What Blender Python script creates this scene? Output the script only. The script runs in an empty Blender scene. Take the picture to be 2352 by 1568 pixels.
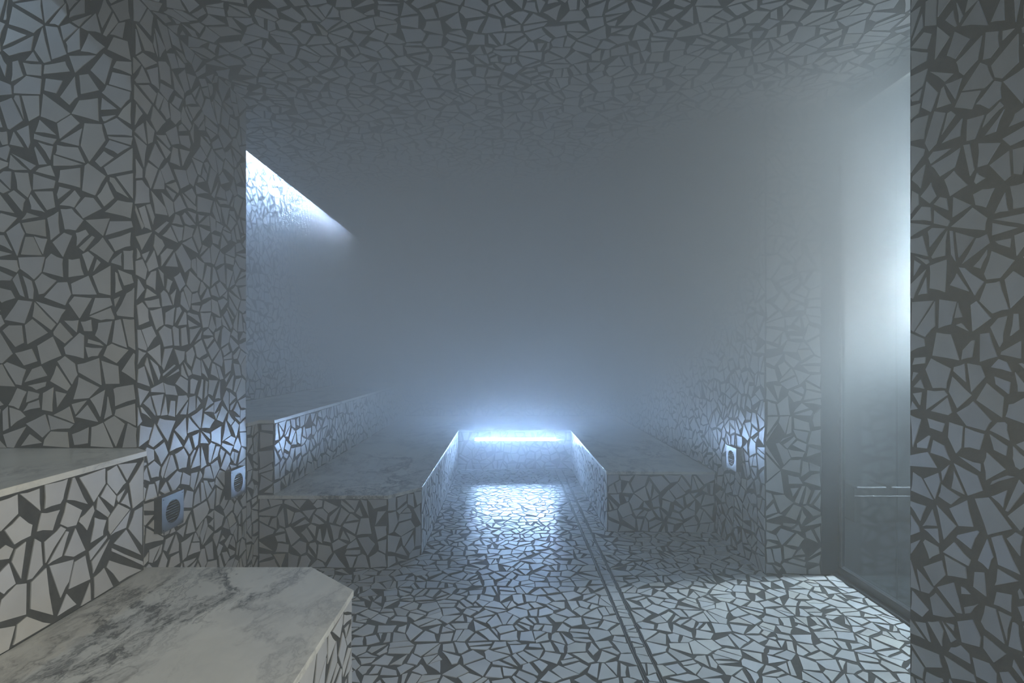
import bpy, bmesh, math, random
from mathutils import Vector

C = bpy.context.scene.collection
SC = bpy.context.scene
R = random.Random(7)

# ------------------------------------------------------------------ camera
F_PX, W_PX, H_PX = 1210.0, 2352.0, 1568.0
VPX, VPY, EYE = 1163.0, 815.0, 1.254
cd = bpy.data.cameras.new('camera')
cam = bpy.data.objects.new('camera', cd)
C.objects.link(cam)
cam.location = (0, 0, EYE)
cam.rotation_euler = (math.pi / 2, 0, 0)
cd.sensor_width = 36.0
cd.lens = F_PX / W_PX * 36.0
cd.shift_x = (W_PX / 2 - VPX) / W_PX
cd.shift_y = (VPY - H_PX / 2) / W_PX
cd.clip_start = 0.02
cd.clip_end = 60
SC.camera = cam

# ------------------------------------------------------------------ world, exposure, sampling
w = bpy.data.worlds.new('world')
SC.world = w
w.use_nodes = True
w.node_tree.nodes['Background'].inputs[0].default_value = (0.5, 0.6, 0.7, 1)
w.node_tree.nodes['Background'].inputs[1].default_value = 0.02
SC.view_settings.view_transform = 'Standard'
SC.view_settings.look = 'None'
SC.view_settings.gamma = 1
SC.view_settings.use_curve_mapping = False
SC.view_settings.exposure = 0.35
cy = SC.cycles
cy.use_denoising = True
cy.use_light_tree = False
cy.max_bounces = 6
cy.diffuse_bounces = 3
cy.glossy_bounces = 2
cy.transmission_bounces = 3
cy.volume_bounces = 4
cy.adaptive_threshold = 0.03
cy.transparent_max_bounces = 12
cy.caustics_reflective = False
cy.caustics_refractive = False
cy.sample_clamp_indirect = 3.0
cy.volume_step_rate = 1.6
cy.volume_max_steps = 64

# ------------------------------------------------------------------ lights (strengths)
BLUE = (0.80, 0.90, 1.0)
WARM = (1.0, 0.93, 0.78)
P_STRIP = 2000.0        # far bench strip, emission
P_COVE_FAR = 1150.0     # emission of the long ceiling slot strip
P_COVE_NEAR = 22.0
P_DOOR = 1850.0       # globe lamp beyond the glass, emission
P_FILL_BACK = 13.0  # strength of the added fill behind the camera
P_FILL_SIDE = 18.0  # strength of the added fill beside the camera

def area(name, loc, rot, sx, sy, watts, col, spread=math.pi):
    ld = bpy.data.lights.new(name, 'AREA')
    ld.shape = 'RECTANGLE'; ld.size = sx; ld.size_y = sy
    ld.energy = watts; ld.color = col; ld.spread = spread
    o = bpy.data.objects.new(name, ld)
    o.location = loc; o.rotation_euler = rot
    C.objects.link(o)
    return o

PI = math.pi
# blue fill lamp added unseen behind the camera, shining down the room
area('back_fill_light', (1.28, -1.50, 1.6), (PI / 2, 0, 0), 0.35, 1.9, P_FILL_BACK, (0.46, 0.72, 1.0))
# warm fill lamp added out of view beside the camera, facing the near benches
area('side_fill_light', (1.44, 0.40, 1.40), (PI / 2 - 0.30, 0, PI / 2), 0.5, 0.6, P_FILL_SIDE, (1.0, 0.91, 0.70), math.radians(105))

# ------------------------------------------------------------------ materials
def nt(name):
    m = bpy.data.materials.new(name); m.use_nodes = True
    n = m.node_tree
    b = n.nodes['Principled BSDF']
    return m, n, b

def link(n, a, b): n.links.new(a, b)

def noise(n, scale, detail=4, rough=0.55, vec=None, dim='3D'):
    t = n.nodes.new('ShaderNodeTexNoise')
    t.inputs['Scale'].default_value = scale
    t.inputs['Detail'].default_value = detail
    t.inputs['Roughness'].default_value = rough
    if vec is not None: link(n, vec, t.inputs['Vector'])
    return t

def ramp(n, src, stops):
    r = n.nodes.new('ShaderNodeValToRGB')
    e = r.color_ramp.elements
    while len(e) < len(stops): e.new(0.5)
    for i, (p, c) in enumerate(stops):
        e[i].position = p
        e[i].color = (*c, 1) if not isinstance(c, (int, float)) else (c, c, c, 1)
    link(n, src, r.inputs[0])
    return r

def math_(n, op, a, b=None, clamp=False):
    m = n.nodes.new('ShaderNodeMath'); m.operation = op; m.use_clamp = clamp
    for i, v in enumerate((a, b)):
        if v is None: continue
        if isinstance(v, (int, float)): m.inputs[i].default_value = v
        else: link(n, v, m.inputs[i])
    return m.outputs[0]

def mixrgb(n, fac, a, b, mode='MIX'):
    m = n.nodes.new('ShaderNodeMix'); m.data_type = 'RGBA'; m.blend_type = mode
    for i, v in ((0, fac), (6, a), (7, b)):
        if isinstance(v, (int, float)): m.inputs[i].default_value = v
        elif isinstance(v, tuple): m.inputs[i].default_value = (*v, 1)
        else: link(n, v, m.inputs[i])
    return m.outputs[2]

def bump(n, b, h, strength, dist=0.002):
    bp = n.nodes.new('ShaderNodeBump'); bp.inputs['Strength'].default_value = strength
    bp.inputs['Distance'].default_value = dist
    link(n, h, bp.inputs['Height']); link(n, bp.outputs[0], b.inputs['Normal'])

def mat_tile():
    m, n, b = nt('marble_shard')
    at = n.nodes.new('ShaderNodeAttribute'); at.attribute_name = 'tint'
    geo = n.nodes.new('ShaderNodeNewGeometry')
    ns = noise(n, 9, 5, 0.6, geo.outputs['Position'])
    base = mixrgb(n, 0.0, (0.5, 0.5, 0.5), (0.5, 0.5, 0.5))
    veil = ramp(n, ns.outputs[0], [(0.3, 0.86), (0.65, 1.0)])
    c = mixrgb(n, 1.0, at.outputs['Color'], veil.outputs[0], 'MULTIPLY')
    link(n, c, b.inputs['Base Color'])
    b.inputs['Roughness'].default_value = 0.31
    b.inputs['Specular IOR Level'].default_value = 0.24
    n2 = noise(n, 60, 3, 0.6, geo.outputs['Position'])
    bump(n, b, n2.outputs[0], 0.12, 0.002)
    return m

def mat_grout():
    m, n, b = nt('dark_grout')
    geo = n.nodes.new('ShaderNodeNewGeometry')
    ns = noise(n, 30, 6, 0.65, geo.outputs['Position'])
    r = ramp(n, ns.outputs[0], [(0.3, (0.040, 0.041, 0.039)), (0.7, (0.070, 0.070, 0.066))])
    link(n, r.outputs[0], b.inputs['Base Color'])
    b.inputs['Roughness'].default_value = 0.8
    b.inputs['Specular IOR Level'].default_value = 0.12
    n2 = noise(n, 180, 4, 0.7, geo.outputs['Position'])
    bump(n, b, n2.outputs[0], 0.5, 0.002)
    return m

def mat_marble():
    m, n, b = nt('veined_marble')
    geo = n.nodes.new('ShaderNodeNewGeometry')
    mp = n.nodes.new('ShaderNodeMapping'); mp.inputs['Rotation'].default_value = (0, 0, 0.75)
    mp.inputs['Scale'].default_value = (1.0, 0.62, 1.0)
    link(n, geo.outputs['Position'], mp.inputs['Vector'])
    P = mp.outputs[0]
    # domain warp
    w1 = noise(n, 2.2, 6, 0.6, P)
    ws = n.nodes.new('ShaderNodeVectorMath'); ws.operation = 'MULTIPLY_ADD'
    link(n, w1.outputs['Color'], ws.inputs[0]); ws.inputs[1].default_value = (0.55, 0.55, 0.55)
    link(n, P, ws.inputs[2])
    WP = ws.outputs[0]
    v1 = noise(n, 2.0, 7, 0.62, WP)
    d1 = math_(n, 'ABSOLUTE', math_(n, 'SUBTRACT', v1.outputs[0], 0.5))
    line1 = ramp(n, d1, [(0.0, 1.0), (0.010, 0.5), (0.045, 0.0)])
    v2 = noise(n, 5.0, 7, 0.68, WP)
    d2 = math_(n, 'ABSOLUTE', math_(n, 'SUBTRACT', v2.outputs[0], 0.5))
    line2 = ramp(n, d2, [(0.0, 1.0), (0.010, 0.45), (0.04, 0.0)])
    patch = noise(n, 1.7, 3, 0.5, P)
    pm = ramp(n, patch.outputs[0], [(0.50, 0.0), (0.62, 1.0)])
    a1 = math_(n, 'MULTIPLY', line1.outputs[0], math_(n, 'MULTIPLY_ADD', pm.outputs[0], 0.75, False))
    n.nodes[-1].inputs[2].default_value = 0.25 if n.nodes[-1].operation == 'MULTIPLY_ADD' else 0
    a2 = math_(n, 'MULTIPLY', line2.outputs[0], pm.outputs[0])
    tot = math_(n, 'ADD', math_(n, 'MULTIPLY', a1, 0.75), math_(n, 'MULTIPLY', a2, 0.65), True)
    cloud = noise(n, 3.0, 5, 0.55, WP)
    base = ramp(n, cloud.outputs[0], [(0.3, (0.64, 0.635, 0.60)), (0.60, (0.84, 0.83, 0.77))])
    warm = noise(n, 1.1, 2, 0.5, P)
    base2 = mixrgb(n, ramp(n, warm.outputs[0], [(0.45, 0.0), (0.7, 0.45)]).outputs[0], base.outputs[0], (0.70, 0.66, 0.52))
    c = mixrgb(n, tot, base2, (0.12, 0.12, 0.115))
    link(n, c, b.inputs['Base Color'])
    b.inputs['Roughness'].default_value = 0.30
    return m

def plain(name, col, rough=0.5, metal=0.0, bscale=0, bstr=0.2):
    m, n, b = nt(name)
    geo = n.nodes.new('ShaderNodeNewGeometry')
    ns = noise(n, 14, 5, 0.6, geo.outputs['Position'])
    lo = tuple(c * 0.85 for c in col); hi = tuple(min(1, c * 1.12) for c in col)
    r = ramp(n, ns.outputs[0], [(0.35, lo), (0.65, hi)])
    link(n, r.outputs[0], b.inputs['Base Color'])
    b.inputs['Roughness'].default_value = rough
    b.inputs['Metallic'].default_value = metal
    if bscale:
        n2 = noise(n, bscale, 4, 0.6, geo.outputs['Position'])
        bump(n, b, n2.outputs[0], bstr)
    return m

def emit(name, col, s):
    m = bpy.data.materials.new(name); m.use_nodes = True
    n = m.node_tree; n.nodes.clear()
    e = n.nodes.new('ShaderNodeEmission'); e.inputs[0].default_value = (*col, 1); e.inputs[1].default_value = s
    o = n.nodes.new('ShaderNodeOutputMaterial'); link(n, e.outputs[0], o.inputs[0])
    return m

def mat_glass():
    # steamed-up pane: mostly clear with a translucent film of condensation
    m = bpy.data.materials.new('steamed_glass'); m.use_nodes = True
    n = m.node_tree; n.nodes.clear()
    geo = n.nodes.new('ShaderNodeNewGeometry')
    tr = n.nodes.new('ShaderNodeBsdfTransparent'); tr.inputs[0].default_value = (0.80, 0.86, 0.88, 1)
    tl = n.nodes.new('ShaderNodeBsdfTranslucent'); tl.inputs[0].default_value = (0.85, 0.88, 0.92, 1)
    gl = n.nodes.new('ShaderNodeBsdfGlossy'); gl.inputs[0].default_value = (0.9, 0.95, 1, 1); gl.inputs[1].default_value = 0.12
    mp = n.nodes.new('ShaderNodeMapping'); mp.inputs['Scale'].default_value = (1, 6, 1.2)
    link(n, geo.outputs['Position'], mp.inputs[0])
    ns = noise(n, 2.2, 6, 0.6, mp.outputs[0])
    film = ramp(n, ns.outputs[0], [(0.35, 0.001), (0.7, 0.005)])
    mx = n.nodes.new('ShaderNodeMixShader'); link(n, film.outputs[0], mx.inputs[0]); link(n, tr.outputs[0], mx.inputs[1]); link(n, tl.outputs[0], mx.inputs[2])
    fr = n.nodes.new('ShaderNodeFresnel'); fr.inputs[0].default_value = 1.35
    frm = math_(n, 'MULTIPLY', fr.outputs[0], 0.28)
    m2 = n.nodes.new('ShaderNodeMixShader'); link(n, frm, m2.inputs[0]); link(n, mx.outputs[0], m2.inputs[1]); link(n, gl.outputs[0], m2.inputs[2])
    o = n.nodes.new('ShaderNodeOutputMaterial'); link(n, m2.outputs[0], o.inputs[0])
    return m

M_TILE = mat_tile(); M_GROUT = mat_grout(); M_MARBLE = mat_marble()
M_STEEL = plain('brushed_steel', (0.30, 0.30, 0.29), 0.42, 1.0, 120, 0.15)
M_STEEL_DARK = plain('tarnished_steel', (0.16, 0.16, 0.155), 0.45, 0.9)
M_BLACK = plain('painted_void_shade', (0.006, 0.006, 0.006), 0.7)  # flat black standing in for the dark inside slots and grilles
M_FRAME = plain('black_metal', (0.030, 0.034, 0.040), 0.35, 0.3)
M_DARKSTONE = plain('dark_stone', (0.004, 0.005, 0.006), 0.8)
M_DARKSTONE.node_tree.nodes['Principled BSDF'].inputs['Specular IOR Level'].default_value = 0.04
M_PALE = plain('pale_plaster', (0.20, 0.21, 0.22), 0.8)
M_STRIP = emit('lit_strip', (0.32, 0.57, 1.0), P_STRIP)
M_COVE = emit('lit_cove_strip', (0.32, 0.57, 1.0), P_COVE_FAR)
M_COVE2 = emit('lit_near_cove_strip', (0.50, 0.73, 1.0), P_COVE_NEAR)
M_LAMP = emit('lit_lamp_glass', (0.92, 0.96, 0.98), P_DOOR)
M_GLASS = mat_glass()
M_OPAL = emit('lit_opal_dome', (0.66, 0.83, 1.0), P_DOOR * 0.88)  # dome's own added glow, brightens the steam near the door

# ------------------------------------------------------------------ mesh helpers
def obj_from(name, verts, faces, mat, parent=None, smooth=False):
    me = bpy.data.meshes.new(name)
    me.from_pydata(verts, [], faces); me.update()
    me.materials.append(mat)
    if smooth:
        for p in me.polygons: p.use_smooth = True
    o = bpy.data.objects.new(name, me); C.objects.link(o)
    if parent is not None: o.parent = parent
    return o

def bm_obj(name, bm, mat, parent=None):
    bmesh.ops.recalc_face_normals(bm, faces=bm.faces)
    me = bpy.data.meshes.new(name); bm.to_mesh(me); bm.free()
    me.materials.append(mat)
    o = bpy.data.objects.new(name, me); C.objects.link(o)
    if parent is not None: o.parent = parent
    return o

def add_box(bm, x0, x1, y0, y1, z0, z1, bev=0.0):
    g = bmesh.ops.create_cube(bm, size=1.0)
    for v in g['verts']:
        v.co = Vector((x0 + (v.co.x + .5) * (x1 - x0), y0 + (v.co.y + .5) * (y1 - y0), z0 + (v.co.z + .5) * (z1 - z0)))
    if bev:
        es = list({e for v in g['verts'] for e in v.link_edges})
        bmesh.ops.bevel(bm, geom=es, offset=bev, segments=2, affect='EDGES', profile=0.6)

def add_prism(bm, poly, z0, z1, bev=0.0):
    vb = [bm.verts.new((x, y, z0)) for x, y in poly]
    vt = [bm.verts.new((x, y, z1)) for x, y in poly]
    bm.faces.new(vt); bm.faces.new(vb[::-1])
    k = len(poly)
    for i in range(k): bm.faces.new((vb[i], vb[(i + 1) % k], vt[(i + 1) % k], vt[i]))
    if bev:
        top = [e for e in bm.edges if e.verts[0] in vt and e.verts[1] in vt]
        bmesh.ops.bevel(bm, geom=top, offset=bev, segments=2, affect='EDGES', profile=0.5)

def struct(name, bm, mat, parent=None):
    o = bm_obj(name, bm, mat, parent)
    if parent is None: o['kind'] = 'structure'
    return o

def empty(name, loc=(0, 0, 0)):
    o = bpy.data.objects.new(name, None); o.location = loc; o.empty_display_size = 0.1
    C.objects.link(o); return o

def tag(o, label, cat, group=None, kind=None):
    if label: o['label'] = label
    if cat: o['category'] = cat
    if group: o['group'] = group
    if kind: o['kind'] = kind
    return o

def keep(o, parent):          # parent at its own place while the child keeps world coordinates
    o.parent = parent
    o.location = Vector(o.location) - Vector(parent.location)
    return o

# ------------------------------------------------------------------ broken-marble mosaic
def clip(poly, nx, ny, d):
    """keep the part of poly where nx*x + ny*y <= d"""
    out = []
    k = len(poly)
    for i in range(k):
        ax, ay = poly[i]; bx, by = poly[(i + 1) % k]
        da = nx * ax + ny * ay - d; db = nx * bx + ny * by - d
        if da <= 0: out.append((ax, ay))
        if (da < 0 < db) or (db < 0 < da):
            t = da / (da - db)
            out.append((ax + (bx - ax) * t, ay + (by - ay) * t))
    return out

def parea(p):
    return 0.5 * sum(p[i][0] * p[(i + 1) % len(p)][1] - p[(i + 1) % len(p)][0] * p[i][1] for i in range(len(p)))

def inset(poly, g):
    """move every edge of a convex CCW polygon inwards by g(i)"""
    out = poly
    k = len(poly)
    for i in range(k):
        ax, ay = poly[i]; bx, by = poly[(i + 1) % k]
        ex, ey = bx - ax, by - ay
        L = math.hypot(ex, ey)
        if L < 1e-6: continue
        g0, g1 = g(), g()
        px_, py_ = -ey / L, ex / L               # inwards
        ax2, ay2 = ax + px_ * g0, ay + py_ * g0
        bx2, by2 = bx + px_ * g1, by + py_ * g1
        L2 = math.hypot(bx2 - ax2, by2 - ay2)
        if L2 < 1e-6: continue
        nx, ny = (by2 - ay2) / L2, -(bx2 - ax2) / L2
        out = clip(out, nx, ny, nx * ax2 + ny * ay2)
        if len(out) < 3: return []
    return out

def dedupe(p, eps=0.004):
    q = []
    for v in p:
        if not q or math.hypot(v[0] - q[-1][0], v[1] - q[-1][1]) > eps: q.append(v)
    while len(q) > 2 and math.hypot(q[0][0] - q[-1][0], q[0][1] - q[-1][1]) <= eps: q.pop()
    return q

def reduce_verts(p, n, rnd, edge_keep):
    p = list(p)
    while len(p) > n:
        best, bi = 1e9, -1
        for i in range(len(p)):
            a, b, c = p[i - 1], p[i], p[(i + 1) % len(p)]
            if edge_keep and edge_keep(b): continue
            t = abs((b[0] - a[0]) * (c[1] - a[1]) - (c[0] - a[0]) * (b[1] - a[1])) * rnd.uniform(0.5, 2.2)
            if t < best: best, bi = t, i
        if bi < 0: break
        p.pop(bi)
    return p

def shards(outline, pitch, seed, gap=0.004, obstacles=(), aniso=(1, 1), tidy=1.0):
    """convex outline (CCW) -> list of shard polygons"""
    rnd = random.Random(seed)
    xs = [p[0] for p in outline]; ys = [p[1] for p in outline]
    x0, x1, y0, y1 = min(xs), max(xs), min(ys), max(ys)
    px, py = pitch * aniso[0], pitch * aniso[1]
    nx, ny = max(1, int(round((x1 - x0) / px))), max(1, int(round((y1 - y0) / py)))
    px, py = (x1 - x0) / nx, (y1 - y0) / ny
    grid = {}
    for i in range(-2, nx + 2):
        for j in range(-2, ny + 2):
            inside = 0 <= i < nx and 0 <= j < ny
            jit = 0.43
            sx = x0 + (i + 0.5 + rnd.uniform(-jit, jit) + (0.25 if j % 2 else -0.25) * (1 if inside and 0 < i < nx - 1 else 0)) * px
            sy = y0 + (j + 0.5 + rnd.uniform(-jit, jit)) * py
            if inside and rnd.random() < 0.045: continue
            grid[(i, j)] = (sx, sy)
            if not inside: grid[(i, j)] = None
    res = []
    for (i, j), s in grid.items():
        if s is None: continue
        cell = list(outline)
        # a little anisotropy of its own makes long splinters
        nb = []
        for di in range(-3, 4):
            for dj in range(-3, 4):
                if di == 0 and dj == 0: continue
                q = grid.get((i + di, j + dj))
                if q: nb.append(((q[0] - s[0]) ** 2 + (q[1] - s[1]) ** 2, q))
        nb.sort()
        for d2, q in nb[:22]:
            a, b = q[0] - s[0], q[1] - s[1]
            cell = clip(cell, a, b, a * (s[0] + q[0]) / 2 + b * (s[1] + q[1]) / 2)
            if len(cell) < 3: break
        if len(cell) < 3: continue
        pieces = [cell]
        for ob in obstacles:
            new = []
            for pc in pieces:
                touching = pc
                k = len(ob)
                for e in range(k):
                    ax, ay = ob[e]; bx, by = ob[(e + 1) % k]
                    ex, ey = bx - ax, by - ay; L = math.hypot(ex, ey)
                    touching = clip(touching, ey / L, -ex / L, (ey * ax - ex * ay) / L)
                    if len(touching) < 3: break
                if len(touching) < 3 or parea(touching) < 1e-6: new.append(pc); continue
                best, bp = 0, None
                for e in range(k):
                    ax, ay = ob[e]; bx, by = ob[(e + 1) % k]
                    ex, ey = bx - ax, by - ay; L = math.hypot(ex, ey)
                    cpc = clip(pc, -ey / L, ex / L, (-ey * ax + ex * ay) / L)
                    if len(cpc) >= 3 and parea(cpc) > best: best, bp = parea(cpc), cpc
                if bp: new.append(bp)
            pieces = new
        for pc in pieces:
            parts = [pc]
            A = parea(pc)
            if A > 1.05 * px * py and rnd.random() < 0.55 or rnd.random() < 0.20:
                cx = sum(v[0] for v in pc) / len(pc); cy_ = sum(v[1] for v in pc) / len(pc)
                an = rnd.uniform(0, PI); a, b = math.cos(an), math.sin(an)
                d = a * cx + b * cy_ + rnd.uniform(-.012, .012)
                parts = [clip(pc, a, b, d), clip(pc, -a, -b, -d)]
            for p in parts:
                p = dedupe(p, 0.006)
                if len(p) < 3: continue
                tight = rnd.uniform(0.55, 1.2)
                p = inset(p, lambda: gap * tight * (rnd.uniform(0.4, 1.1) if rnd.random() < 0.62 else rnd.uniform(1.2, 3.6)))
                p = dedupe(p, 0.006)
                if len(p) < 3: continue
                def onb(v):
                    return (v[0] - x0 < gap * 2.2 or x1 - v[0] < gap * 2.2 or v[1] - y0 < gap * 2.2 or y1 - v[1] < gap * 2.2)
                nmax = rnd.choice((4, 4, 4, 4, 4, 5, 5, 3 if tidy > .9 else 5, 5))
                p = reduce_verts(p, nmax, rnd, onb)
                if len(p) < 3 or parea(p) < 0.00028: continue
                # chips on the longer broken edges
                q = []
                for a in range(len(p)):
                    v, u = p[a], p[(a + 1) % len(p)]
                    q.append(v)
                    L = math.hypot(u[0] - v[0], u[1] - v[1])
                    if L > 0.035 and rnd.random() < 0.6:
                        t = rnd.uniform(0.25, 0.75); off = rnd.uniform(-0.0035, 0.0008)
                        nx_, ny_ = (u[1] - v[1]) / L, -(u[0] - v[0]) / L
                        q.append((v[0] + (u[0] - v[0]) * t + nx_ * off, v[1] + (u[1] - v[1]) * t + ny_ * off))
                res.append(q)
    return res

def project(p):
    if p[1] < 0.15: return None
    return (VPX + F_PX * p[0] / p[1], VPY - F_PX * (p[2] - EYE) / p[1])

TOTAL = [0, 0]
def tint(rnd):
    l = rnd.gauss(0.56, 0.035)
    h = rnd.gauss(0, 0.5)
    return (l * (1 + 0.025 * h), l * (1 + 0.004 * h), l * (0.995 - 0.045 * h), 1.0)

def lay(parent, origin, U, V, outline, pitch, seed, limit=300, gap=0.0058, obstacles=(), thick=0.0028, min_px=9.0, tidy=1.0, aniso=(1, 1)):
    """lay shards on the plane origin + u*U + v*V (normal = U x V); the largest in view are parts named tile"""
    O, U, V = Vector(origin), Vector(U), Vector(V)
    N = U.cross(V).normalized()
    polys = shards(outline, pitch, seed, gap, obstacles, aniso, tidy)
    rnd = random.Random(seed + 99)
    items = []
    for p in polys:
        cx = sum(v[0] for v in p) / len(p); cy_ = sum(v[1] for v in p) / len(p)
        cw = O + U * cx + V * cy_
        pr = project(cw)
        size = 0
        if pr and -40 < pr[0] < W_PX + 40 and -40 < pr[1] < H_PX + 40:
            scr = [project(O + U * a + V * b) for a, b in p]
            if all(scr):
                size = math.sqrt(abs(parea(scr)))
        items.append((size, p, cx, cy_, cw))
    items.sort(key=lambda t: -t[0])
    big_v, big_f, big_c = [], [], []
    for k, (size, p, cx, cy_, cw) in enumerate(items):
        sx, sy = rnd.gauss(0, 0.006), rnd.gauss(0, 0.006)
        h = thick + rnd.uniform(-0.0004, 0.0006)
        col = tint(rnd)
        single = k < limit and size >= min_px
        base = Vector((0, 0, 0)) if single else cw
        top = [base + U * (a - cx) + V * (b - cy_) + N * (h + (a - cx) * sx + (b - cy_) * sy) for a, b in p]
        bot = [base + U * (a - cx) + V * (b - cy_) - N * 0.0005 for a, b in p]
        n_ = len(p)
        if single:
            vs = top + bot
            fs = [tuple(range(n_))] + [(n_ + i, n_ + (i + 1) % n_, (i + 1) % n_, i) for i in range(n_)]
            me = bpy.data.meshes.new('tile'); me.from_pydata(vs, [], fs)
            ca = me.color_attributes.new('tint', 'FLOAT_COLOR', 'POINT')
            ca.data.foreach_set('color', col * (2 * n_))
            me.materials.append(M_TILE)
            o = bpy.data.objects.new('tile', me); o.location = cw - Vector(parent['_loc'] if '_loc' in parent else (0, 0, 0)); o.parent = parent
            C.objects.link(o); TOTAL[0] += 1
        else:
            s = len(big_v)
            big_v += top + bot
            big_f.append(tuple(range(s, s + n_)))
            big_f += [(s + n_ + i, s + n_ + (i + 1) % n_, s + (i + 1) % n_, s + i) for i in range(n_)]
            big_c += list(col) * (2 * n_)
            TOTAL[1] += 1
    if big_v:
        me = bpy.data.meshes.new('mosaic'); me.from_pydata(big_v, [], big_f)
        ca = me.color_attributes.new('tint', 'FLOAT_COLOR', 'POINT'); ca.data.foreach_set('color', big_c)
        me.materials.append(M_TILE)
        o = bpy.data.objects.new('mosaic', me); o.parent = parent; o['kind'] = 'stuff'
        o.location = -Vector(parent['_loc']) if '_loc' in parent else (0, 0, 0)
        C.objects.link(o)

def rect(w_, h_): return [(0, 0), (w_, 0), (w_, h_), (0, h_)]
X, Y, Z = Vector((1, 0, 0)), Vector((0, 1, 0)), Vector((0, 0, 1))

# ------------------------------------------------------------------ dimensions (metres)
CEIL = 2.668
XL = -2.155              # wall behind the upper benches
XP = -1.46               # face of the left pillar
XR = 1.48                # right wall
YP0, YP1 = 2.10, 2.954   # left pillar
YB = 3.097               # front of the far benches
YW = 7.10                # far wall
YN = -1.60               # wall behind the camera
LOW, UP = 0.430, 0.872   # bench heights
UPN = 0.886              # near upper bench
TH = 0.020               # marble slab

# ------------------------------------------------------------------ floor, ceiling, walls
bm = bmesh.new(); add_box(bm, -2.4, 1.86, YN - .1, YW + .15, -0.12, 0.0)
floor = struct('floor', bm, M_GROUT)
bm = bmesh.new()
add_box(bm, -1.80, 2.0, YN - .1, YW + .15, CEIL, CEIL + 0.10)
ceiling = struct('ceiling', bm, M_GROUT)
bm = bmesh.new(); add_box(bm, -2.4, 2.0, YN - .1, YW + .15, 3.02, 3.10)
struct('ceiling', bm, M_PALE)
bm = bmesh.new(); add_box(bm, XL - .2, XL, YN - .1, YW + .15, 0.0, 3.02)
wall_left = struct('wall_left', bm, M_GROUT)
bm = bmesh.new(); add_box(bm, XL, 1.80, YW, YW + .15, 0.0, 3.02)
wall_back = struct('wall_back', bm, M_GROUT)
bm = bmesh.new(); add_box(bm, XR, 1.80, 3.01, YW + .15, 0.0, CEIL)
wall_right = struct('wall_right', bm, M_GROUT)
bm = bmesh.new(); add_box(bm, XL, 1.80, YN - .1, YN, 0.0, 3.02)
struct('wall_front', bm, M_GROUT)
# left pillar: its front leans a little towards the room
bm = bmesh.new()
vs = [(-2.155, YP0, 0), (XP, YP0, 0), (XP, YP1, 0), (-2.155, YP1, 0)]
vt = [(-2.155, YP0 - .055, 3.02), (XP, YP0 - .055, 3.02), (XP, YP1, 3.02), (-2.155, YP1, 3.02)]
bv = [bm.verts.new(v) for v in vs + vt]
for f in ((0, 1, 2, 3), (4, 5, 6, 7), (0, 1, 5, 4), (1, 2, 6, 5), (2, 3, 7, 6), (3, 0, 4, 7)): bm.faces.new([bv[i] for i in f])
pillar_left = struct('pillar_left', bm, M_GROUT)
bm = bmesh.new(); add_box(bm, XR, 1.80, YN, 1.93, 0.0, CEIL)
pillar_right = struct('pillar_right', bm, M_GROUT)

# floor mosaic
DR0, DR1 = 0.537, 0.600          # the two drain slots
DYE = 5.22                       # where they end
near_low = [(-2.2, -2), (-.5435, -2), (-.5435, 1.85), (-.757, 2.044), (-2.2, 2.044)]
far_low = [(-2.2, YB), (-.70, YB), (-.533, 3.30), (-.533, 8), (-2.2, 8)]
far_right = [(.715, 3.73), (3, 3.73), (3, 8), (.715, 8)]
far_back = [(-3, 5.79), (3, 5.79), (3, 8), (-3, 8)]
pil = [(-3, YP0), (XP, YP0), (XP, YP1 + .2), (-3, YP1 + .2)]
wr = [(XR, 3.01), (3, 3.01), (3, 8), (XR, 8)]
pr_ = [(XR, -2), (3, -2), (3, 1.93), (XR, 1.93)]
def sh(p, dx, dy): return [(a - dx, b - dy) for a, b in p]
FY0 = 0.9
slot_h = 0.0065
obs = [near_low, far_low, far_right, far_back, pil, wr, pr_]
lay(floor, (XP, FY0, 0), X, Y, rect(DR0 - slot_h - XP, 5.79 - FY0), 0.078, 11, limit=185, gap=0.0043, obstacles=[sh(o_, XP, FY0) for o_ in obs])
lay(floor, (DR1 + slot_h, FY0, 0), X, Y, rect(1.862 - DR1 - slot_h, 5.79 - FY0), 0.078, 12, limit=95, gap=0.0043, obstacles=[sh(o_, DR1 + slot_h, FY0) for o_ in obs])
lay(floor, (DR0 + slot_h, FY0, 0), X, Y, rect(DR1 - DR0 - 2 * slot_h, DYE - FY0), 0.062, 13, limit=20, gap=0.0022, tidy=0.5)
lay(floor, (DR0 - slot_h, DYE + .01, 0), X, Y, rect(DR1 - DR0 + 2 * slot_h, 5.79 - DYE - .01), 0.08, 14, limit=0, gap=0.003)

# ceiling mosaic (normal points down: U = Y, V = X)
ob_c = [pil[:2] + [(XP, YP1), (-3, YP1)], wr, pr_]
def shc(p): # swap to (y, x) keeps CCW when reversed
    return [(b - 1.45, a + 1.80) for a, b in p][::-1]
lay(ceiling, (-1.80, 1.45, CEIL), Y, X, rect(YW - 1.45, 1.93 + 1.80), 0.084, 21, limit=300, gap=0.0052, obstacles=[shc(o_) for o_ in ob_c])

# left pillar mosaic
lean = Vector((0, -.055 / 3.02, 1)).normalized()
lay(pillar_left, (XP, YP0 - .055, 0), Y, Z, [(.055, 0), (YP1 - YP0 + .055, 0), (YP1 - YP0 + .055, CEIL), (.055 * (1 - CEIL / 3.02), CEIL)], 0.080, 31, limit=165, gap=0.0054)
lay(pillar_left, (XL, YP0 - .055 * UPN / 3.02, UPN), X, lean, rect(XP - XL, CEIL - UPN - .002), 0.083, 32, limit=135, gap=0.0056)
lay(pillar_left, (XP, YP1, UP), -X, Z, rect(XP - XL, CEIL - UP), 0.09, 33, limit=0, gap=0.0045)
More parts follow.
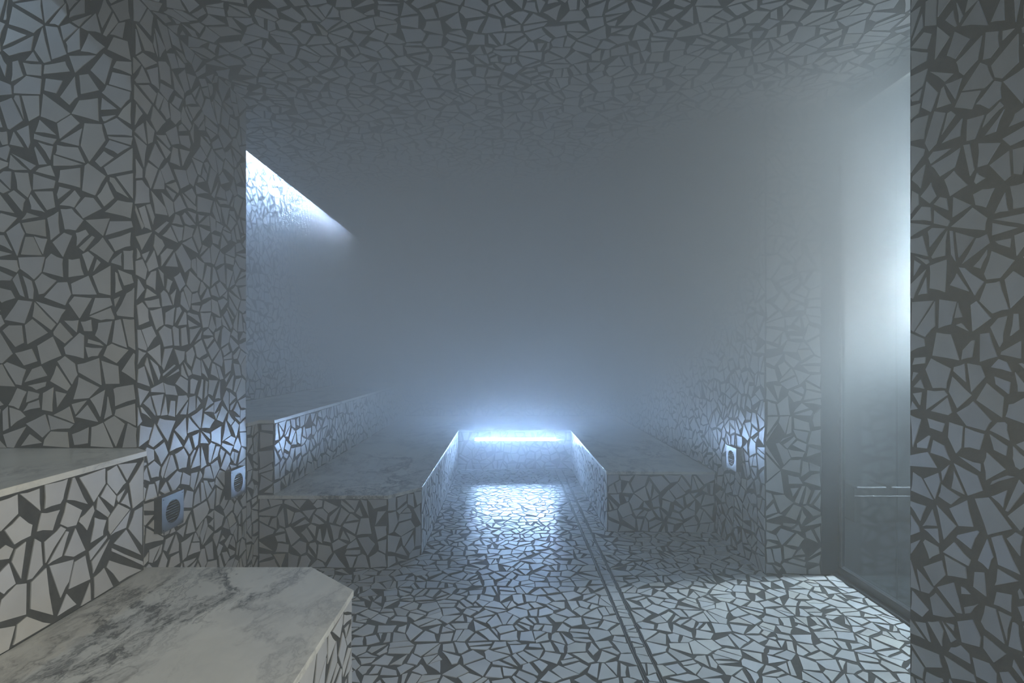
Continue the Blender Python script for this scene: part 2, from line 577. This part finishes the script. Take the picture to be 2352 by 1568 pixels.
# left, right and back walls
lay(wall_left, (XL, YP1, UP), Y, Z, rect(YW - YP1, 2.98 - UP), 0.086, 41, limit=300, gap=0.0054)
lay(wall_left, (XL, .8, UPN), Y, Z, rect(YP0 - .8, 2.98 - UPN), 0.092, 42, limit=0, gap=0.0054)
lay(wall_right, (XR, YW, 0), -Y, Z, rect(YW - 3.01, CEIL), 0.084, 43, limit=180, gap=0.0056,
    obstacles=[[(0, -.1), (YW - 3.73, -.1), (YW - 3.73, LOW), (0, LOW)]])
lay(wall_right, (XR, 3.01, 0), X, Z, rect(1.80 - XR, CEIL), 0.084, 44, limit=120, gap=0.0054)
lay(wall_back, (XL, YW, LOW), X, Z, rect(XR - XL, 2.98 - LOW), 0.092, 45, limit=0)
# right pillar
lay(pillar_right, (XR, 1.93, 0), -Y, Z, rect(1.93 - .75, CEIL), 0.082, 51, limit=300, gap=0.0072)
lay(pillar_right, (1.80, 1.93, 0), -X, Z, rect(1.80 - XR, CEIL), 0.088, 52, limit=0, gap=0.0054)

# ------------------------------------------------------------------ benches
def bench(name, loc, label, body_polys, slab_poly, top, floor_z, faces, cat='bench', seed=1):
    """body = grouted carcass with shards as sub-parts, slab = marble top; a thing at loc"""
    t = empty(name, loc)
    tag(t, label, cat)
    L = Vector(loc)
    b = bmesh.new()
    for p in body_polys: add_prism(b, [(x - L.x, y - L.y) for x, y in p], floor_z - L.z, top - TH - L.z)
    body = bm_obj('body', b, M_GROUT, t); body['_loc'] = tuple(L)
    for k, (p0, p1, z0, z1, lim) in enumerate(faces):     # each face runs p0 -> p1 with its normal to the right of the run... (U x Z)
        d = Vector((p1[0] - p0[0], p1[1] - p0[1], 0)); ln = d.length; d.normalize()
        lay(body, (p0[0], p0[1], z0), d, Z, rect(ln, z1 - z0), 0.084, seed + k, limit=lim, gap=0.0054)
    del body['_loc']
    s = bmesh.new(); add_prism(s, [(x - L.x, y - L.y) for x, y in slab_poly], top - TH - L.z, top - L.z, 0.0012)
    bm_obj('slab', s, M_MARBLE, t)
    return t

e = 0.008
BF = 0.0
# near lower bench
bench('bench', (-1.0, 1.0, 0), 'low marble-topped bench with a cut corner beside the mosaic floor, large grey-veined slab',
      [[(-1.39, YN), (-.5435, YN), (-.5435, 1.845), (-.757, 2.040), (-1.455, 2.040), (-1.455, 1.9), (-1.39, 1.9)]],
      [(-1.388, YN), (-.5435 + e, YN), (-.5435 + e, 1.847), (-.757, 2.044 + .004), (-1.455, 2.044 + .004), (-1.455, 1.9), (-1.388, 1.9)],
      LOW, BF,
      [((-.5435, .75), (-.5435, 1.845), 0, LOW - TH, 120), ((-.5435, 1.845), (-.757, 2.040), 0, LOW - TH, 0), ((-.757, 2.040), (-1.455, 2.040), 0, LOW - TH, 0)], seed=100)
# near upper bench
bench('bench', (-1.75, 1.0, LOW), 'upper marble-topped bench against the front of the left pillar, thin pale slab edge',
      [[(-2.150, YN), (-1.391, YN), (-1.391, 2.02), (-1.452, 2.075), (-2.150, 2.075)]],
      [(-2.150, YN), (-1.391 + e, YN), (-1.391 + e, 2.026), (-1.455, 2.083), (-2.150, 2.083)],
      UPN, LOW + .001,
      [((-1.391, .75), (-1.391, 2.02), LOW, UPN - TH, 150), ((-1.391, 2.02), (-1.452, 2.075), LOW, UPN - TH, 8)], seed=120)
# far lower bench, running round the far end as a U
bench('bench', (-1.0, 3.6, 0), 'long low marble bench running around the far end on both sides of the aisle',
      [[(-1.455, YB), (-.70, YB), (-.533, 3.30), (-.533, 5.79), (.715, 5.79), (.715, 3.73), (1.475, 3.73), (1.475, YW - .005), (-1.455, YW - .005)]],
      [(-1.455, YB - e), (-.70 + e * .5, YB - e), (-.533 + e, 3.30 - e), (-.533 + e, 5.79 - e), (.715 - e, 5.79 - e), (.715 - e, 3.73 - e), (1.475, 3.73 - e), (1.475, YW - .005), (-1.455, YW - .005)],
      LOW, BF,
      [((-1.455, YB), (-.70, YB), 0, LOW - TH, 70), ((-.70, YB), (-.533, 3.30), 0, LOW - TH, 18), ((-.533, 3.30), (-.533, 5.79), 0, LOW - TH, 60),
       ((-.533, 5.79), (.715, 5.79), 0, LOW - TH, 60), ((.715, 5.79), (.715, 3.73), 0, LOW - TH, 30), ((.715, 3.73), (1.475, 3.73), 0, LOW - TH, 62)], seed=140)
# far upper bench on the left
bench('bench', (-1.75, 4.5, 0), 'upper marble bench under the bright slot of light, beyond the left pillar',
      [[(-2.150, YP1 + .004), (XP, YP1 + .004), (XP, YB + .004), (-1.37, YB + .004), (-1.37, YW - .005), (-2.150, YW - .005)]],
      [(-2.150, YP1 + .004), (XP + e, YP1 + .004), (XP + e, YB - e + .004), (-1.37 + e, YB - e + .004), (-1.37 + e, YW - .005), (-2.150, YW - .005)],
      UP, LOW + .001,
      [((-1.37, YB + .004), (-1.37, YW), LOW, UP - TH, 270), ((XP, YB + .004), (-1.37, YB + .004), LOW, UP - TH, 12), ((XP, YP1 + .004), (XP, YB), LOW, UP - TH, 12)], seed=160)
# the pillar plinth between pillar and lower bench front
bm = bmesh.new(); add_box(bm, -2.15, XP, YP1, YB - .002, 0, LOW)
pl = struct('wall_left', bm, M_GROUT)
lay(pl, (XP, YP1, 0), Y, Z, rect(YB - YP1, LOW), 0.085, 180, limit=12)

# ------------------------------------------------------------------ strip light on the far riser
t = empty('strip_light', (0.10, 5.79, 0.335)); tag(t, 'glowing white strip light set low on the far bench front', 'light')
bm = bmesh.new(); add_box(bm, -.447, .447, -.012, -.006, -.016, .016, .001)
add_box(bm, -.447, .447, -.056, -.0121, -.016, -.012, .001); add_box(bm, -.447, .447, -.026, -.0121, .012, .016, .001)  # lower lip lengthened to keep the strip's light off the floor
bm_obj('housing', bm, M_STEEL, t)
bm = bmesh.new(); add_box(bm, -.44, .44, -.024, -.0125, -.0075, .0075, .0015)
bm_obj('tube', bm, M_STRIP, t)

# the long strips hidden above the edge of the ceiling, washing the wall
def cove(y0, y1, mat, label, xc, shield):
    t = empty('cove_light', (xc, (y0 + y1) / 2, 2.965)); tag(t, label, 'light')
    h = (y1 - y0) / 2
    bm = bmesh.new()
    add_box(bm, .014, .020, -h, h, -.066 if shield else -.02, .05, .001)
    if shield: add_box(bm, -.013, .0138, -h, h, -.066, -.060, .001)  # lip added to cut the tube's downward light
    bm_obj('housing', bm, M_STEEL, t)
    bm = bmesh.new(); add_box(bm, -.012, .012, -h + .01, h - .01, -.010, .010, .002); bm_obj('tube', bm, mat, t)
cove(YP1 + .02, YW - .02, M_COVE, 'long light strip hidden above the ceiling edge, washing the far left wall', -1.99, True)
cove(YN + .05, YP0 - .09, M_COVE2, 'light strip hidden above the ceiling edge over the near left bench', -2.07, False)

# ------------------------------------------------------------------ wall vents
def vent(loc, facing, label):
    """square steel box, round grille with slats; facing = +1 looks to +x"""
    t = empty('air_vent', loc); tag(t, label, 'vent', None)
    t.rotation_euler = (0, 0, 0 if facing > 0 else PI)
    s, dp, r = 0.0735, 0.036, 0.049
    # face plate with round hole
    bm = bmesh.new()
    K = 40
    ring, out, ringb = [], [], []
    for i in range(K):
        a = 2 * PI * (i + .5) / K
        c_, s_ = math.cos(a), math.sin(a)
        ring.append(bm.verts.new((dp, c_ * r, s_ * r)))
        ringb.append(bm.verts.new((dp - .010, c_ * r, s_ * r)))
        m_ = s / max(abs(c_), abs(s_))
        out.append(bm.verts.new((dp, c_ * m_, s_ * m_)))
    corners = []
    for i in range(K):
        j = (i + 1) % K
        bm.faces.new((ring[i], ring[j], out[j], out[i]))
        bm.faces.new((ring[i], ringb[i], ringb[j], ring[j]))
    for sy, sz in ((1, 1), (-1, 1), (-1, -1), (1, -1)):
        a = [v for v in out if v.co.y * sy > 0 and v.co.z * sz > 0]
        a.sort(key=lambda v: (abs(v.co.y - sy * s) + abs(v.co.z - sz * s)))
        c = bm.verts.new((dp, sy * s, sz * s)); bm.faces.new((a[0], a[1], c))
    bm_obj('face_plate', bm, M_STEEL, t)
    bm = bmesh.new()
    for (y0, y1, z0, z1) in ((-s, s, s - .003, s), (-s, s, -s, -s + .003), (-s, -s + .003, -s + .003, s - .003), (s - .003, s, -s + .003, s - .003)):
        add_box(bm, 0.0005, dp - .0008, y0, y1, z0, z1)
    bm_obj('housing', bm, M_STEEL_DARK, t)
    bm = bmesh.new(); add_box(bm, .004, .006, -s + .004, s - .004, -s + .004, s - .004); bm_obj('backing', bm, M_BLACK, t)  # black sheet painted as the shade behind the slats
    n_ = 9
    for k in range(n_):
        z = -r + (k + .5) * 2 * r / n_
        hw = math.sqrt(max(r * r - z * z, 1e-5)) - .0005
        bm = bmesh.new(); add_box(bm, dp - .0105, dp - .0025, -hw, hw, z - .0009, z + .0009)
        for v in bm.verts: v.co.z += (dp - .002 - v.co.x) * 0.45
        bm_obj('slat', bm, M_STEEL, t)
    # a little drip spout screw row
    for sy in (-1, 1):
        for sz in (-1, 1):
            bm = bmesh.new(); bmesh.ops.create_cone(bm, cap_ends=True, segments=10, radius1=.003, radius2=.0024, depth=.0016)
            for v in bm.verts: v.co = Vector((dp + .0006 + v.co.z, sy * (s - .010) + v.co.x, sz * (s - .010) + v.co.y))
            bm_obj('screw', bm, M_STEEL_DARK, t)
    return t
vent((XP, 2.252, 0.588), 1, 'square steel vent with round grille low on the left pillar, beside the near bench')
vent((XP, 2.800, 0.578), 1, 'square steel vent with round grille at the far edge of the left pillar')
vent((XR, 3.385, 0.592), -1, 'square steel vent with round grille on the right wall above the right bench')

# ------------------------------------------------------------------ slot drain
t = empty('slot_drain', (DR0, 3.0, 0)); tag(t, 'twin steel-lipped drain slots running down the mosaic floor', 'drain')
for cx in (DR0, DR1):
    x = cx - DR0
    y0, y1 = .6 - 3.0, DYE - 3.0
    bm = bmesh.new(); add_box(bm, x - .0045, x + .0045, y0, y1, .0002, .0006); bm_obj('painted_slot', bm, M_BLACK, t)  # flat black strip painted as the shade of an open slot
    for sx, wd in ((-1, .0026), (1, .0014)):
        xa = x + sx * .0058
        bm = bmesh.new(); add_box(bm, min(xa, xa - sx * wd), max(xa, xa - sx * wd), y0, y1, .0003, .0044, .0006)
        bm_obj('lip', bm, M_STEEL, t)

# ------------------------------------------------------------------ glass door in the right-hand opening
d1 = empty('door_1', (1.91, 2.45, 0)); d1['kind'] = 'structure'
def dpart(name, box, mat, bev=.002):
    bm = bmesh.new(); x0, x1, y0, y1, z0, z1 = box
    add_box(bm, x0 - 1.91, x1 - 1.91, y0 - 2.45, y1 - 2.45, z0, z1, bev)
    return bm_obj(name, bm, mat, d1)
dpart('frame_post', (1.801, 1.935, 3.01, 3.09, 0.0, CEIL), M_FRAME)
dpart('frame_post', (1.801, 1.935, 1.84, 1.93, 0.0, CEIL), M_FRAME)
dpart('edge_strip', (1.900, 1.914, 2.992, 3.009, 0.03, 2.56), M_STEEL)
dpart('top_rail', (1.885, 1.935, 1.931, 3.009, 2.575, CEIL - .001), M_STEEL)
dpart('threshold', (1.862, 1.950, 1.931, 3.009, -.02, .012), M_FRAME)
dpart('bottom_rail', (1.893, 1.925, 1.931, 3.009, .012, .050), M_FRAME)
dpart('glass_pane', (1.905, 1.913, 2.583, 2.990, .051, 2.574), M_GLASS, 0)
dpart('glass_pane', (1.905, 1.913, 1.934, 2.577, .051, 2.574), M_GLASS, 0)

# ------------------------------------------------------------------ the corridor beyond the glass
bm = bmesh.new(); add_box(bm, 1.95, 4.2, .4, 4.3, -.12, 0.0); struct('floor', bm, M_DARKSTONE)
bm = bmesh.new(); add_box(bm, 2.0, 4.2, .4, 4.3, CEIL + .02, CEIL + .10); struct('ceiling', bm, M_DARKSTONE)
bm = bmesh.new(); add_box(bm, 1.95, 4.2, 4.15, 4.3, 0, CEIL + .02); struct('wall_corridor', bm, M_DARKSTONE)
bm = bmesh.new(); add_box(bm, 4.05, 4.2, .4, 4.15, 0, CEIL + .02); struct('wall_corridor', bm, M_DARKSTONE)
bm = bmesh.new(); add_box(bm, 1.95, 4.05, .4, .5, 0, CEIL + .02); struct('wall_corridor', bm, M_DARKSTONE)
# stone ledge seen through the pane
t = empty('ledge', (2.9, 3.95, 0)); tag(t, 'low stone ledge in two lengths seen through the dark glass', 'bench')
for a, b_ in ((-.29, -.075), (-.035, .60)):
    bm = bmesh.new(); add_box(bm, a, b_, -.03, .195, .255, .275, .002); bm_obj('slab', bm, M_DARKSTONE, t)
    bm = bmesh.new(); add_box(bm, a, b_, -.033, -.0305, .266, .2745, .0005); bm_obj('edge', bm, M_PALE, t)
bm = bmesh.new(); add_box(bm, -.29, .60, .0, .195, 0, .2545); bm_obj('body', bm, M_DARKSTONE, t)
bm = bmesh.new(); add_box(bm, -.29, .60, -.006, -.001, .195, .200, .001); bm_obj('trim_line', bm, M_PALE, t)
# corridor lamp: a bright bulb under a dome with its own added glow
t = empty('pendant_lamp', (3.0, 3.13, 1.80)); tag(t, 'shaded pendant lamp glowing in the corridor behind the glass door', 'lamp')
bm = bmesh.new(); bmesh.ops.create_uvsphere(bm, u_segments=20, v_segments=12, radius=.058)
bm_obj('bulb', bm, M_LAMP, t)
K, rows = 28, 8
vs, fs = [], []
for rr, off in ((.112, 0.0), (.108, 0.0)):
    for i in range(rows + 1):
        a = (PI / 2) * i / rows * .94
        for k in range(K):
            b_ = 2 * PI * k / K
            vs.append((rr * math.cos(a) * math.cos(b_), rr * math.cos(a) * math.sin(b_), rr * math.sin(a)))
n1 = (rows + 1) * K
for i in range(rows):
    for k in range(K):
        a, b_ = i * K + k, i * K + (k + 1) % K
        fs.append((a, b_, b_ + K, a + K)); fs.append((n1 + a, n1 + a + K, n1 + b_ + K, n1 + b_))
for k in range(K):
    a, b_ = k, (k + 1) % K
    fs.append((a, n1 + a, n1 + b_, b_))
    fs.append((rows * K + a, rows * K + b_, n1 + rows * K + b_, n1 + rows * K + a))
fs.append(tuple(rows * K + k for k in range(K)))
obj_from('lamp_shade', vs, fs, M_OPAL, t)
bm = bmesh.new(); bmesh.ops.create_cone(bm, cap_ends=True, segments=12, radius1=.005, radius2=.005, depth=CEIL + .02 - 1.91)
for v in bm.verts: v.co.z += .111 + (CEIL + .02 - 1.91) / 2
bm_obj('rod', bm, M_FRAME, t)

# ------------------------------------------------------------------ steam filling the room
def steam():
    m = bpy.data.materials.new('steam'); m.use_nodes = True
    n = m.node_tree; n.nodes.clear()
    geo = n.nodes.new('ShaderNodeNewGeometry')
    sp = n.nodes.new('ShaderNodeSeparateXYZ'); link(n, geo.outputs['Position'], sp.inputs[0])
    def mr(src, a, b):
        r = n.nodes.new('ShaderNodeMapRange'); r.interpolation_type = 'SMOOTHSTEP'
        r.inputs[1].default_value = a; r.inputs[2].default_value = b
        link(n, src, r.inputs[0]); return r.outputs[0]
    x, y, z = sp.outputs
    up = mr(z, 0.3, 2.0); far = mr(y, 1.0, 3.3)
    lft = n.nodes.new('ShaderNodeMapRange'); link(n, x, lft.inputs[0])
    for i_, v_ in ((1, -2.0), (2, -0.5), (3, 0.25), (4, 1.15)): lft.inputs[i_].default_value = v_
    a = math_(n, 'MULTIPLY', math_(n, 'MULTIPLY', up, far), lft.outputs[0])
    rgt = math_(n, 'MULTIPLY', math_(n, 'MULTIPLY', mr(x, 0.3, 1.6), mr(z, 0.8, 2.0)), math_(n, 'MULTIPLY', mr(y, 1.7, 2.7), 2.4))
    d = math_(n, 'ADD', math_(n, 'ADD', a, rgt), 0.05)
    d = math_(n, 'ADD', d, math_(n, 'MULTIPLY', mr(y, 3.0, 5.6), 0.45))
    # thinner and higher in the corridor beyond the glass
    outside = mr(x, 1.86, 1.93)
    d_out = math_(n, 'ADD', math_(n, 'MULTIPLY', mr(z, 0.9, 1.9), 0.9), 0.006)
    d = math_(n, 'ADD', math_(n, 'MULTIPLY', d, math_(n, 'SUBTRACT', 1.0, outside)), math_(n, 'MULTIPLY', d_out, outside))
    vs_ = n.nodes.new('ShaderNodeVolumeScatter'); vs_.inputs['Color'].default_value = (0.87, 0.945, 1.0, 1)
    vs_.inputs['Anisotropy'].default_value = 0.0
    link(n, d, vs_.inputs['Density'])
    o = n.nodes.new('ShaderNodeOutputMaterial'); link(n, vs_.outputs[0], o.inputs['Volume'])
    bm = bmesh.new(); add_box(bm, XL - .1, 4.1, YN - .05, YW + .08, -.06, 3.06)
    ob = bm_obj('steam', bm, m)
    tag(ob, 'blue-grey steam hanging thick in the far half of the room', 'steam', None, 'stuff')
steam()
print('tiles', TOTAL)
